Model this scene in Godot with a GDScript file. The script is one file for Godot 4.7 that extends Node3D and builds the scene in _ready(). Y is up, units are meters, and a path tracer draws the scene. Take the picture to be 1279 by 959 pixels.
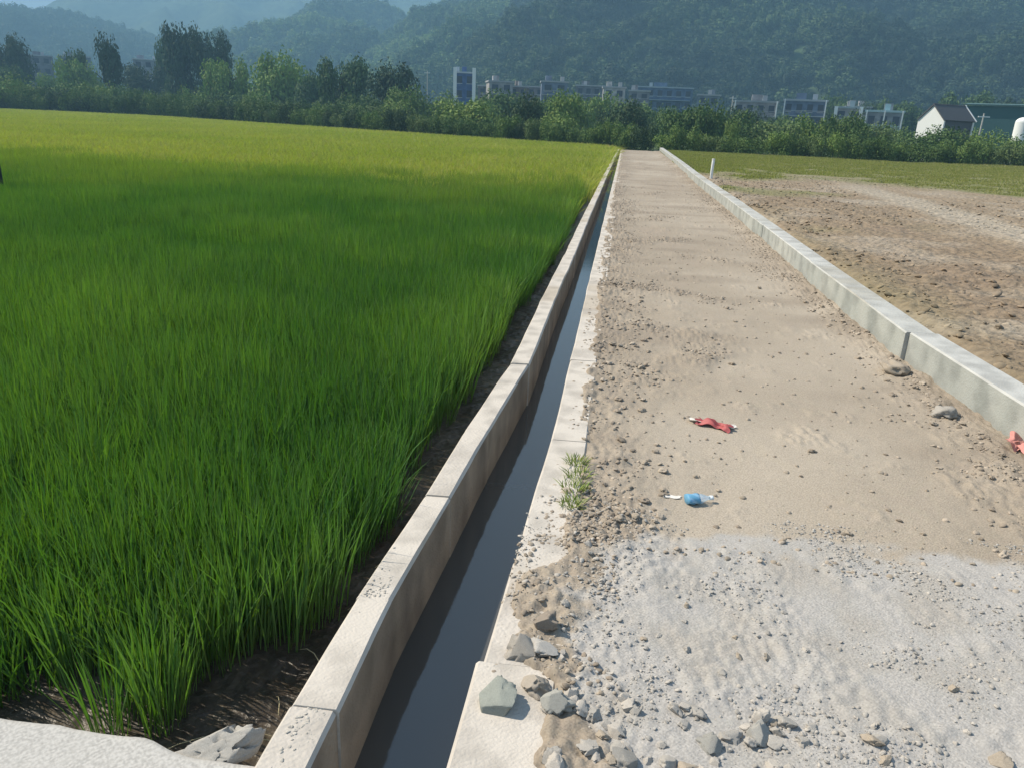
extends Node3D
# A concrete irrigation channel and a dirt farm track between rice paddies, hills behind.
# World: the track runs towards -Z, its surface is y = 0, metres, the eye is 2 m above it.

var rng := RandomNumberGenerator.new()
var n_lo := FastNoiseLite.new()
var n_mid := FastNoiseLite.new()
var n_hi := FastNoiseLite.new()
var n_cell := FastNoiseLite.new()
var n_bump := FastNoiseLite.new()
var used := {}
var M := {}
var ORD := ["first", "second", "third", "fourth", "fifth", "sixth", "seventh", "eighth", "ninth", "tenth", "eleventh", "twelfth", "thirteenth", "fourteenth", "fifteenth", "sixteenth", "seventeenth", "eighteenth", "nineteenth"]
var TENS := ["", "", "twent", "thirt", "fort", "fift", "sixt", "sevent", "eight", "ninet"]

func ordinal(k: int) -> String:
	if k < 20: return ORD[k - 1]
	var t: String = TENS[int(k / 10.0)]
	if k % 10 == 0: return t + "ieth"
	return t + "y-" + ORD[k % 10 - 1]

func numbered(called: String) -> String:
	if not used.has(called):
		used[called] = 0
		return called
	used[called] += 1
	return "%s_%03d" % [called, used[called]]

func tag(o: Node, label: String, category: String, group := "", kind := ""):
	if label: o.set_meta("label", label)
	if category: o.set_meta("category", category)
	if group: o.set_meta("group", group)
	if kind: o.set_meta("kind", kind)

func thing(called: String, label: String, category: String, at := Vector3.ZERO, turn := 0.0, group := "") -> Node3D:
	var o := Node3D.new()
	o.name = numbered(called)
	add_child(o)
	o.position = at
	o.rotation.y = turn
	tag(o, label, category, group)
	return o

func part(called: String, mesh: Mesh, m: Material, parent: Node, xf := Transform3D.IDENTITY) -> MeshInstance3D:
	var o := MeshInstance3D.new()
	o.name = called
	o.mesh = mesh
	o.material_override = m
	o.transform = xf
	parent.add_child(o, true)
	return o

func single(called: String, mesh: Mesh, m: Material, label: String, category: String, xf := Transform3D.IDENTITY, group := "", kind := "") -> MeshInstance3D:
	var o := MeshInstance3D.new()
	o.name = numbered(called)
	o.mesh = mesh
	o.material_override = m
	o.transform = xf
	add_child(o)
	tag(o, label, category, group, kind)
	return o

# ---------------------------------------------------------------- materials
func grey_texture(seed_: int, freq: float, lo: float, hi: float, type := FastNoiseLite.TYPE_SIMPLEX_SMOOTH, octaves := 5, size := 512) -> ImageTexture:
	var n := FastNoiseLite.new()
	n.seed = seed_
	n.noise_type = type
	n.frequency = freq
	n.fractal_octaves = octaves
	var im := n.get_seamless_image(size, size)
	im.convert(Image.FORMAT_L8)
	var d := im.get_data()
	for i in d.size():
		d[i] = int(clampf(lerpf(lo, hi, d[i] / 255.0), 0, 1) * 255.0)
	im = Image.create_from_data(size, size, false, Image.FORMAT_L8, d)
	im.convert(Image.FORMAT_RGB8)
	im.generate_mipmaps()
	return ImageTexture.create_from_image(im)

func normal_texture(seed_: int, freq: float, strength: float, type := FastNoiseLite.TYPE_SIMPLEX_SMOOTH, size := 512) -> ImageTexture:
	var n := FastNoiseLite.new()
	n.seed = seed_
	n.noise_type = type
	n.frequency = freq
	n.fractal_octaves = 5
	var im := n.get_seamless_image(size, size)
	im.convert(Image.FORMAT_RGBA8)
	im.bump_map_to_normal_map(strength)
	return ImageTexture.create_from_image(im)

func lin(r: float, g: float, b: float) -> Color:
	return Color(r, g, b).linear_to_srgb()

func plain(c: Color, rough := 0.9, vertex := false) -> StandardMaterial3D:
	var m := StandardMaterial3D.new()
	m.albedo_color = c
	m.roughness = rough
	m.metallic_specular = 0.3
	m.vertex_color_use_as_albedo = vertex
	return m

func grained(c: Color, tex: Texture2D, nrm: Texture2D, scale: float, nscale := 1.0, rough := 0.95, vertex := false) -> StandardMaterial3D:
	var m := plain(c, rough, vertex)
	m.uv1_triplanar = true
	m.uv1_world_triplanar = true
	m.uv1_scale = Vector3.ONE * scale
	m.albedo_texture = tex
	if nrm:
		m.normal_enabled = true
		m.normal_texture = nrm
		m.normal_scale = nscale
	return m

func leafy(c: Color, back := Color(0.5, 0.6, 0.2)) -> StandardMaterial3D:
	var m := plain(c, 0.75, true)
	m.metallic_specular = 0.25
	m.cull_mode = BaseMaterial3D.CULL_DISABLED
	m.backlight_enabled = true
	m.backlight = back
	return m

func make_materials():
	var speck := grey_texture(3, 0.03, 0.75, 1.1)
	var fine := grey_texture(8, 0.33, 0.80, 1.10, FastNoiseLite.TYPE_VALUE_CUBIC, 2)
	var blot := grey_texture(5, 0.008, 0.84, 1.07, FastNoiseLite.TYPE_SIMPLEX_SMOOTH, 6)
	var bumps := normal_texture(4, 0.012, 14.0)
	var grain := normal_texture(44, 0.30, 3.0, FastNoiseLite.TYPE_VALUE_CUBIC)
	var fine_bumps := normal_texture(14, 0.1, 5.0)
	M.dirt = grained(Color.WHITE, fine, grain, 1.1, 0.5, 0.97, true)
	M.field_soil = grained(Color.WHITE, speck, bumps, 0.5, 1.2, 0.97, true)
	M.mud = grained(Color.WHITE, speck, bumps, 1.1, 0.8, 0.42, true)
	M.concrete = grained(lin(0.51, 0.47, 0.42), blot, grain, 0.9, 0.4, 0.9)
	M.concrete_b = grained(lin(0.50, 0.46, 0.412), blot, grain, 0.6, 0.4, 0.9)
	M.kerb = grained(lin(0.44, 0.44, 0.42), blot, grain, 0.7, 0.3, 0.9)
	M.kerb_b = grained(lin(0.43, 0.432, 0.41), blot, grain, 0.5, 0.3, 0.9)
	for wm: StandardMaterial3D in [M.concrete, M.concrete_b, M.kerb, M.kerb_b]: wm.vertex_color_use_as_albedo = true
	M.slab = grained(lin(0.47, 0.455, 0.43), fine, grain, 0.9, 0.12, 0.9)
	M.stone = grained(Color.WHITE, fine, fine_bumps, 4.0, 0.4, 0.95, true)
	M.hill = grained(Color.WHITE, grey_texture(31, 0.02, 0.5, 1.2), null, 0.006, 0.0, 1.0, true)
	M.terrain = grained(lin(0.06, 0.09, 0.03), blot, null, 0.05)
	M.rice = leafy(Color.WHITE, Color(0.8, 0.9, 0.35))
	M.rice.roughness = 0.9
	M.rice.metallic_specular = 0.15
	M.leaf = leafy(Color.WHITE, Color(0.35, 0.45, 0.15))
	M.white = plain(lin(0.72, 0.73, 0.72), 0.7)
	M.bark = plain(lin(0.07, 0.055, 0.04), 0.95)
	M.straw = plain(lin(0.42, 0.36, 0.22), 0.8)
	var w := plain(lin(0.062, 0.06, 0.055), 0.06)
	w.metallic_specular = 0.9
	w.uv1_triplanar = true
	w.uv1_world_triplanar = true
	w.uv1_scale = Vector3.ONE * 0.9
	w.normal_enabled = true
	w.normal_texture = normal_texture(21, 0.012, 1.0)
	w.normal_scale = 0.2
	M.water = w

# ---------------------------------------------------------------- mesh helpers
func array_mesh(v: PackedVector3Array, idx: PackedInt32Array, nrm = null, col = null) -> ArrayMesh:
	var a := []
	a.resize(Mesh.ARRAY_MAX)
	a[Mesh.ARRAY_VERTEX] = v
	a[Mesh.ARRAY_INDEX] = idx
	if nrm != null: a[Mesh.ARRAY_NORMAL] = nrm
	if col != null: a[Mesh.ARRAY_COLOR] = col
	var m := ArrayMesh.new()
	m.add_surface_from_arrays(Mesh.PRIMITIVE_TRIANGLES, a)
	return m

func smooth_normals(v: PackedVector3Array, idx: PackedInt32Array) -> PackedVector3Array:
	var n := PackedVector3Array()
	n.resize(v.size())
	for t in range(0, idx.size(), 3):
		var a := idx[t]; var b := idx[t + 1]; var c := idx[t + 2]
		var f := (v[c] - v[a]).cross(v[b] - v[a])
		n[a] += f; n[b] += f; n[c] += f
	for i in n.size(): n[i] = n[i].normalized()
	return n

# a sheet over xs (columns) and zs (rows, from near to far), height(x, z), colour(x, z, y)
func sheet(xs: PackedFloat32Array, zs: PackedFloat32Array, height: Callable, colour = null) -> ArrayMesh:
	var v := PackedVector3Array(); var c := PackedColorArray(); var idx := PackedInt32Array()
	var w := xs.size()
	v.resize(w * zs.size())
	if colour != null: c.resize(v.size())
	var k := 0
	for z in zs:
		for x in xs:
			var y: float = height.call(x, z)
			v[k] = Vector3(x, y, z)
			if colour != null: c[k] = colour.call(x, z, y)
			k += 1
	for j in zs.size() - 1:
		for i in w - 1:
			var a := j * w + i
			if (i + j) % 2: idx.append_array([a, a + w, a + 1, a + 1, a + w, a + w + 1])
			else: idx.append_array([a, a + w, a + w + 1, a, a + w + 1, a + 1])
	return array_mesh(v, idx, smooth_normals(v, idx), c if colour != null else null)

func even(a: float, b: float, n: int) -> PackedFloat32Array:
	var o := PackedFloat32Array()
	for i in n + 1: o.append(lerpf(a, b, i / float(n)))
	return o

func rows(near: float, far: float, first: float, grow: float) -> PackedFloat32Array:
	var o := PackedFloat32Array()
	var z := near; var s := first
	while z > far:
		o.append(z)
		if z > -1.25:
			z -= 0.12
			continue
		s *= grow
		z -= s
	o.append(far)
	return o

# a closed bar with a rectangular section; corners[i] = four points (outer bottom, outer top, inner top, inner bottom) per station
func loft(stations: Array, face_colour = null) -> ArrayMesh:
	var st := SurfaceTool.new()
	st.begin(Mesh.PRIMITIVE_TRIANGLES)
	st.set_smooth_group(-1)
	var n: int = stations[0].size()
	for i in stations.size() - 1:
		for k in n:
			var a: Vector3 = stations[i][k]; var b: Vector3 = stations[i][(k + 1) % n]
			var c: Vector3 = stations[i + 1][(k + 1) % n]; var d: Vector3 = stations[i + 1][k]
			if face_colour != null:
				var c0: Color = face_colour.call(k, a); var c1: Color = face_colour.call(k, d)
				for e in [[a, c0], [b, c0], [c, c1], [a, c0], [c, c1], [d, c1]]:
					st.set_color(e[1])
					st.add_vertex(e[0])
				continue
			for p in [a, b, c, a, c, d]: st.add_vertex(p)
	if face_colour != null: st.set_color(Color.WHITE)
	for e in [0, stations.size() - 1]:
		var s: Array = stations[e]
		for k in range(1, n - 1):
			var tri := [s[0], s[k + 1], s[k]] if e == 0 else [s[0], s[k], s[k + 1]]
			for p in tri: st.add_vertex(p)
	st.generate_normals()
	return st.commit()

func box_mesh(s: Vector3) -> BoxMesh:
	var b := BoxMesh.new()
	b.size = s
	return b

func tube(path: PackedVector3Array, radii: PackedFloat32Array, sides := 6) -> ArrayMesh:
	var v := PackedVector3Array(); var idx := PackedInt32Array()
	for i in path.size():
		var d := (path[mini(i + 1, path.size() - 1)] - path[maxi(i - 1, 0)]).normalized()
		var s := d.cross(Vector3.UP if absf(d.y) < 0.9 else Vector3.RIGHT).normalized()
		var t := s.cross(d)
		for k in sides:
			var a := TAU * k / sides
			v.append(path[i] + (s * cos(a) + t * sin(a)) * radii[i])
	for i in path.size() - 1:
		for k in sides:
			var a := i * sides + k; var b := i * sides + (k + 1) % sides
			idx.append_array([a, a + sides, b, b, a + sides, b + sides])
	for e in [0, path.size() - 1]:
		v.append(path[e])
		var c := v.size() - 1
		for k in sides: idx.append_array([c, e * sides + k, e * sides + (k + 1) % sides] if e == 0 else [c, e * sides + (k + 1) % sides, e * sides + k])
	return array_mesh(v, idx, smooth_normals(v, idx))

func icosphere(sub: int) -> Array:
	var t := (1.0 + sqrt(5.0)) / 2.0
	var v: Array = []
	for p in [[-1, t, 0], [1, t, 0], [-1, -t, 0], [1, -t, 0], [0, -1, t], [0, 1, t], [0, -1, -t], [0, 1, -t], [t, 0, -1], [t, 0, 1], [-t, 0, -1], [-t, 0, 1]]:
		v.append(Vector3(p[0], p[1], p[2]).normalized())
	var f := [0, 5, 11, 0, 1, 5, 0, 7, 1, 0, 10, 7, 0, 11, 10, 1, 9, 5, 5, 4, 11, 11, 2, 10, 10, 6, 7, 7, 8, 1, 3, 4, 9, 3, 2, 4, 3, 6, 2, 3, 8, 6, 3, 9, 8, 4, 5, 9, 2, 11, 4, 6, 10, 2, 8, 7, 6, 9, 1, 8]
	for s in sub:
		var mid := {}
		var g := []
		for i in range(0, f.size(), 3):
			var m := []
			for e in 3:
				var a: int = f[i + e]; var b: int = f[i + (e + 1) % 3]
				var key := Vector2i(mini(a, b), maxi(a, b))
				if not mid.has(key):
					mid[key] = v.size()
					v.append(((v[a] + v[b]) * 0.5).normalized())
				m.append(mid[key])
			g.append_array([f[i], m[0], m[2], f[i + 1], m[1], m[0], f[i + 2], m[2], m[1], m[0], m[1], m[2]])
		f = g
	return [v, f]

# a lump of unit size: rounded or angular, its own colour tone in the vertices
func lump(seed_: int, sub: int, rough: float, squash: float, tone: Color, spread: float, angular := 0.0) -> ArrayMesh:
	var ico := icosphere(sub)
	var r := RandomNumberGenerator.new()
	r.seed = seed_
	var n := FastNoiseLite.new()
	n.seed = seed_
	n.frequency = 0.9
	n.fractal_octaves = 3
	var cuts := []
	for k in 9: cuts.append([Vector3(r.randf_range(-1, 1), r.randf_range(-1, 1), r.randf_range(-1, 1)).normalized(), r.randf_range(0.5, 0.8)])
	var v := PackedVector3Array(); var c := PackedColorArray()
	for p: Vector3 in ico[0]:
		var q := p * (1.0 + rough * n.get_noise_3dv(p * 1.4) * 1.6 + 0.05 * n.get_noise_3dv(p * 7.0) + 0.05 * n.get_noise_3dv(p * 17.0))
		if angular > 0:
			for cut in cuts:
				var d: float = q.dot(cut[0]) - cut[1]
				if d > 0: q -= cut[0] * d * angular
		q.y *= squash
		v.append(q)
		var s := 1.0 + spread * n.get_noise_3dv(p * 4.0 + Vector3(9, 9, 9)) * 1.5
		c.append(Color(tone.r * s, tone.g * s, tone.b * s))
	var idx := PackedInt32Array(ico[1])
	return array_mesh(v, idx, smooth_normals(v, idx), c)

func scatter(called: String, mesh: Mesh, m: Material, xf: Array, cols: Array, label := "", category := "", parent: Node = null) -> MultiMeshInstance3D:
	var mm := MultiMesh.new()
	mm.transform_format = MultiMesh.TRANSFORM_3D
	mm.use_colors = true
	mm.mesh = mesh
	mm.instance_count = xf.size()
	var b := PackedFloat32Array()
	b.resize(xf.size() * 16)
	var k := 0
	for i in xf.size():
		var t: Transform3D = xf[i]
		var c: Color = cols[i]
		b[k] = t.basis.x.x; b[k + 1] = t.basis.y.x; b[k + 2] = t.basis.z.x; b[k + 3] = t.origin.x
		b[k + 4] = t.basis.x.y; b[k + 5] = t.basis.y.y; b[k + 6] = t.basis.z.y; b[k + 7] = t.origin.y
		b[k + 8] = t.basis.x.z; b[k + 9] = t.basis.y.z; b[k + 10] = t.basis.z.z; b[k + 11] = t.origin.z
		b[k + 12] = c.r; b[k + 13] = c.g; b[k + 14] = c.b; b[k + 15] = 1.0
		k += 16
	mm.buffer = b
	var o := MultiMeshInstance3D.new()
	o.multimesh = mm
	o.material_override = m
	if parent:
		o.name = called
		parent.add_child(o, true)
	else:
		o.name = numbered(called)
		add_child(o)
	tag(o, label, category, "", "stuff")
	return o

func spin(p: Vector3, s: Vector3, tilt := 0.0) -> Transform3D:
	var b := Basis(Vector3.UP, rng.randf() * TAU) * Basis(Vector3.RIGHT, rng.randf_range(-tilt, tilt)) * Basis(Vector3.BACK, rng.randf_range(-tilt, tilt))
	return Transform3D(b.scaled_local(s), p)

# ---------------------------------------------------------------- the lie of the land
const GRAVEL_Z := -3.45
const FAR := [[-190.0, -140.0], [-114.0, -134.0], [-82.0, -130.0], [-38.0, -97.0], [-15.0, -80.0], [-1.0, -71.0], [4.5, -66.0], [13.5, -64.0], [31.0, -65.0], [70.0, -66.0]]

func far_z(x: float) -> float:
	for i in FAR.size() - 1:
		if x <= FAR[i + 1][0]:
			var t: float = clampf((x - FAR[i][0]) / (FAR[i + 1][0] - FAR[i][0]), 0, 1)
			return lerpf(FAR[i][1], FAR[i + 1][1], t)
	return -66.0

func left_edge(z: float) -> float:   # where the loose earth begins on top of the channel's right wall
	var t := clampf((-z - 5.0) / 9.0, 0, 1)
	var e := lerpf(-0.17, -0.25, t)
	e -= 0.16 * smoothstep(-3.25, -2.95, z) * smoothstep(-2.3, -2.45, z)   # earth spilled right to the water's lip
	e += 0.06 * smoothstep(-2.4, -2.25, z)
	return e + 0.03 * n_mid.get_noise_2d(z * 9.0, 3.0) + 0.06 * n_mid.get_noise_2d(z * 40.0, 70.0)

func clod_mask(x: float, z: float) -> float:   # where the track is broken up: along the channel, under the kerb, in patches
	var near_left := 1.0 - smoothstep(0.05, 0.85, x + 0.2 + 0.25 * n_lo.get_noise_2d(z * 14.0, 5.0))
	var near_kerb := smoothstep(2.15, 2.6, x + 0.2 * n_lo.get_noise_2d(z * 14.0, 50.0))
	var patch := smoothstep(0.15, 0.5, n_lo.get_noise_2d(x * 30.0, z * 22.0))
	return clampf(near_left * 0.9 + near_kerb * 0.85 + patch * 0.6, 0, 1)

func knobs(x: float, z: float, size: float) -> float:   # rounded lumps about `size` across, 0..1
	return clampf(-0.15 - n_bump.get_noise_2d(x / size, z / size), 0, 0.85) / 0.85

func path_y(x: float, z: float) -> float:
	var y := 0.012 * n_lo.get_noise_2d(x * 12.0, z * 9.0) + 0.010 * n_mid.get_noise_2d(x * 22.0, z * 22.0)
	var gravel := smoothstep(GRAVEL_Z - 0.12, GRAVEL_Z + 0.12, z + 0.2 * n_mid.get_noise_2d(x * 16.0, 8.0))
	var m := clod_mask(x, z)
	var wx := x + 0.02 * n_mid.get_noise_2d(x * 60.0, z * 60.0); var wz := z + 0.02 * n_mid.get_noise_2d(x * 60.0 + 40.0, z * 60.0)
	var pa := smoothstep(-0.05, 0.35, n_mid.get_noise_2d(x * 24.0, z * 24.0 + 30.0))
	var pb := smoothstep(0.0, 0.4, n_mid.get_noise_2d(x * 38.0 + 80.0, z * 38.0))
	y += m * (0.030 * pow(knobs(wx, wz, 0.09), 1.2) * pa + 0.024 * knobs(wx + 3.0, wz, 0.045) + 0.022 * n_mid.get_noise_2d(x * 60.0, z * 60.0))
	y += gravel * (0.016 * pow(knobs(wx + 7.0, wz, 0.07), 1.2) * pb + 0.014 * knobs(wx, wz + 5.0, 0.036) * (0.25 + 0.75 * pa) + 0.016)
	y += (1.0 - gravel) * 0.016 * pb * (0.2 + pa) * knobs(wx, wz + 9.0, 0.055)
	y += 0.010 * n_mid.get_noise_2d(x * 70.0, z * 70.0) * smoothstep(-0.2, 0.5, n_lo.get_noise_2d(x * 25.0 + 9.0, z * 25.0)) * (1.0 - 0.6 * gravel)
	y -= 0.09 * (1.0 - smoothstep(-0.03, 0.06, x - left_edge(z)))
	y += 0.03 * smoothstep(2.3, 2.72, x)
	if z < -7.0: y -= 0.3 * smoothstep(2.8, 2.9, x)
	return y

func path_colour(x: float, z: float, _y: float) -> Color:
	var tan := Color(0.338, 0.286, 0.225)
	var pale := Color(0.41, 0.355, 0.287)
	var brown := Color(0.255, 0.211, 0.166)
	var grey := Color(0.405, 0.387, 0.362)
	var a := 0.45 + 1.3 * n_lo.get_noise_2d(x * 9.0 + 40.0, z * 6.0) + 0.5 * n_mid.get_noise_2d(x * 12.0, z * 12.0)
	var c := tan.lerp(pale, clampf(a, 0, 1))
	c = c.lerp(brown, clampf(0.75 * clod_mask(x, z) * (0.7 + n_mid.get_noise_2d(x * 20.0, z * 20.0)), 0, 1))
	c = c.lerp(brown, clampf(1.3 * n_mid.get_noise_2d(x * 5.0, z * 14.0 + 90.0) - 0.1, 0, 0.6))
	var g := smoothstep(-0.07, 0.09, z - GRAVEL_Z + 0.5 * n_mid.get_noise_2d(x * 9.0, z * 12.0) + 0.22 * n_mid.get_noise_2d(x * 55.0, z * 55.0) - 0.25 * (1.0 - smoothstep(-0.2, 0.25, x)))
	g *= smoothstep(-0.08, 0.10, x + 0.35 * n_mid.get_noise_2d(z * 14.0, x * 14.0) + 0.25 * n_mid.get_noise_2d(x * 60.0 + 9.0, z * 60.0))
	c = c.lerp(grey.lerp(Color(0.35, 0.315, 0.27), clampf(0.5 * n_mid.get_noise_2d(x * 11.0 + 5.0, z * 11.0) + 0.6 * n_mid.get_noise_2d(x * 50.0, z * 50.0), 0, 0.5)), g)
	return c

func right_y(x: float, z: float) -> float:
	var rough := smoothstep(-45.0, -8.0, z)
	var y := 0.10 + 0.10 * n_lo.get_noise_2d(x * 3.0, z * 3.0) + rough * (0.06 * absf(n_mid.get_noise_2d(x * 10.0, z * 10.0)) + 0.09 * knobs(x, z, 0.3) * smoothstep(-0.1, 0.3, n_lo.get_noise_2d(x * 12.0, z * 12.0)) + 0.05 * knobs(x + 4.0, z, 0.16))
	y += 0.05 * n_mid.get_noise_2d(x * 4.0, z * 4.0)
	return y - 0.2 * (1.0 - smoothstep(2.9, 3.5, x))

func right_colour(x: float, z: float, _y: float) -> Color:
	var soil := Color(0.315, 0.25, 0.178)
	var dark := Color(0.25, 0.192, 0.135)
	var pale := Color(0.38, 0.33, 0.265)
	var green := Color(0.215, 0.215, 0.10)
	var c := soil.lerp(dark, clampf(0.5 + 1.1 * n_lo.get_noise_2d(x * 4.0, z * 3.0), 0, 1))
	c = c.lerp(pale, clampf(n_mid.get_noise_2d(x * 7.0, z * 7.0) * 1.2, 0, 0.7))
	var track := absf(x - (8.2 + (-z - 12.0) * 0.05) + 0.6 * n_lo.get_noise_2d(z * 3.0, 1.0))
	c = c.lerp(Color(0.40, 0.35, 0.28), 0.85 * (1.0 - smoothstep(0.35, 1.1, track)) * smoothstep(-36.0, -28.0, z))
	var g := smoothstep(-0.2, 0.5, (-z - 30.0 + 9.0 * smoothstep(9.0, 14.0, x)) / 18.0 + 1.3 * n_lo.get_noise_2d(x * 4.0, z * 4.0 + 30.0) + 0.4 * n_mid.get_noise_2d(x * 5.0, z * 5.0))
	var beside := (1.0 - smoothstep(3.0, 4.4, x)) * clampf(0.4 + n_mid.get_noise_2d(x * 4.0, z * 3.0), 0, 1)
	c = c.lerp(green, clampf(maxf(g, beside * 0.35), 0, 1))
	return c

func mud_y(x: float, z: float) -> float:
	return -0.24 + 0.03 * n_mid.get_noise_2d(x * 9.0, z * 9.0) + 0.02 * n_cell.get_noise_2d(x * 12.0, z * 12.0) - 0.012 * clampf((-x - 1.2) / 2.0, 0, 1)

func _ready():
	# ---- camera, sky, sun, exposure
	var cam := Camera3D.new()
	cam.name = "camera"
	cam.fov = 54.0
	cam.near = 0.05
	cam.far = 9000.0
	cam.position = Vector3(0, 2.0, 0)
	cam.basis = Basis(Vector3.UP, deg_to_rad(7.414)) * Basis(Vector3.RIGHT, deg_to_rad(-19.336)) * Basis(Vector3.BACK, deg_to_rad(2.4))
	add_child(cam)
	cam.current = true

	var env := Environment.new()
	env.background_mode = Environment.BG_SKY
	var sm := ProceduralSkyMaterial.new()
	sm.sky_top_color = Color(0.50, 0.61, 0.76)
	sm.sky_horizon_color = Color(0.87, 0.91, 0.94)
	sm.sky_curve = 0.45
	sm.ground_horizon_color = Color(0.6, 0.64, 0.64)
	sm.ground_bottom_color = Color(0.2, 0.22, 0.18)
	sm.sun_angle_max = 20.0
	var sky := Sky.new()
	sky.sky_material = sm
	env.sky = sky
	env.background_energy_multiplier = 0.68
	env.tonemap_mode = Environment.TONE_MAPPER_LINEAR
	env.tonemap_exposure = 1.72
	env.fog_enabled = true
	env.fog_density = 0.00076
	env.fog_light_color = Color(0.58, 0.78, 0.92)
	env.sdfgi_enabled = true
	env.ssao_enabled = true
	env.ssil_enabled = true
	var we := WorldEnvironment.new()
	we.name = "world_environment"
	we.environment = env
	add_child(we)

	var sun := DirectionalLight3D.new()
	sun.name = "sun"
	sun.light_energy = 1.6
	sun.light_color = Color(1.0, 0.955, 0.88)
	sun.light_angular_distance = 0.6
	sun.shadow_enabled = true
	add_child(sun)
	var el := deg_to_rad(45.0); var az := deg_to_rad(-76.0)   # azimuth from straight ahead, minus is left
	var to_sun := Vector3(sin(az) * cos(el), sin(el), -cos(az) * cos(el))
	sun.look_at_from_position(to_sun * 50.0, Vector3.ZERO, Vector3.UP)

	rng.seed = 20240
	for a in [[n_lo, 0.02, 11], [n_mid, 0.05, 12], [n_hi, 0.3, 13]]:
		a[0].frequency = a[1]; a[0].seed = a[2]; a[0].noise_type = FastNoiseLite.TYPE_SIMPLEX_SMOOTH
		a[0].fractal_octaves = 3
	n_cell.noise_type = FastNoiseLite.TYPE_CELLULAR
	n_cell.cellular_return_type = FastNoiseLite.RETURN_CELL_VALUE
	n_cell.frequency = 0.5
	n_cell.fractal_octaves = 2
	n_cell.seed = 15
	n_bump.noise_type = FastNoiseLite.TYPE_CELLULAR
	n_bump.cellular_return_type = FastNoiseLite.RETURN_DISTANCE
	n_bump.cellular_jitter = 1.0
	n_bump.frequency = 1.0
	n_bump.fractal_type = FastNoiseLite.FRACTAL_NONE
	n_bump.seed = 19
	make_materials()
	build_ground()
	build_channel()
	build_hills()
	build_hedges()
	build_trees()
	build_buildings()
	build_rice()
	build_stones()
	build_small_things()

# ---------------------------------------------------------------- ground
func build_ground():
	var t := single("terrain", sheet(even(-2100, 2100, 24), even(800, -2300, 24), func(_x, _z): return -0.75), M.terrain, "", "", Transform3D.IDENTITY, "", "structure")
	t.set_meta("label", "green valley floor reaching to the hills")
	single("path", sheet(even(-0.32, 3.12, 330), rows(3.0, -65.0, 0.0095, 1.0068), path_y, path_colour), M.dirt, "dry tan dirt track, grey and gravelly nearest the viewer", "", Transform3D.IDENTITY, "", "structure")
	var rx := PackedFloat32Array()
	var x := 2.9; var s := 0.05   # starts inside the kerb's foot
	while x < 75.0:
		rx.append(x); x += s; s *= 1.022
	single("bare_field", sheet(rx, rows(3.0, -67.0, 0.05, 1.012), right_y, right_colour), M.field_soil, "ploughed brown earth right of the kerb, turning green far off", "", Transform3D.IDENTITY, "", "structure")
	var mx := PackedFloat32Array()
	x = -0.9; s = 0.03
	while x > -200.0:
		mx.append(x); x -= s; s *= 1.05
	mx.reverse()
	var mud_c := func(px: float, pz: float, _y: float) -> Color:
		return Color(0.055, 0.042, 0.03).lerp(Color(0.115, 0.095, 0.07), clampf(0.35 + n_mid.get_noise_2d(px * 14.0, pz * 14.0), 0, 1))
	single("paddy_mud", sheet(mx, rows(3.0, -140.0, 0.03, 1.012), mud_y, mud_c), M.mud, "dark wet paddy mud under the rice", "", Transform3D.IDENTITY, "", "structure")
	# the white concrete apron at the viewer's feet, left
	var xs := even(-4.2, -0.88, 106)
	var v := PackedVector3Array(); var idx := PackedInt32Array()
	var zs := even(0, 1, 16)
	for px in xs:
		var edge := -1.80 + 0.05 * n_mid.get_noise_2d(px * 12.0, 44.0) + 0.03 * n_hi.get_noise_2d(px * 6.0, 12.0) + 0.05 * smoothstep(-1.45, -1.2, px) - 0.16 * smoothstep(-2.6, -3.6, px)
		v.append(Vector3(px, -0.45, edge - 0.015))
		v.append(Vector3(px, -0.02, edge))
		for q in zs:
			var pz := lerpf(edge + 0.018, 3.0, q * q)
			v.append(Vector3(px, 0.012 + 0.006 * n_mid.get_noise_2d(px * 10.0, pz * 10.0), pz))
	var w := zs.size() + 2
	for i in xs.size() - 1:
		for j in w - 1:
			var a := i * w + j
			idx.append_array([a, a + 1, a + w, a + 1, a + w + 1, a + w])
	single("pavement", array_mesh(v, idx, smooth_normals(v, idx)), M.slab, "white concrete apron with a ragged edge above the mud", "", Transform3D.IDENTITY, "", "structure")

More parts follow.
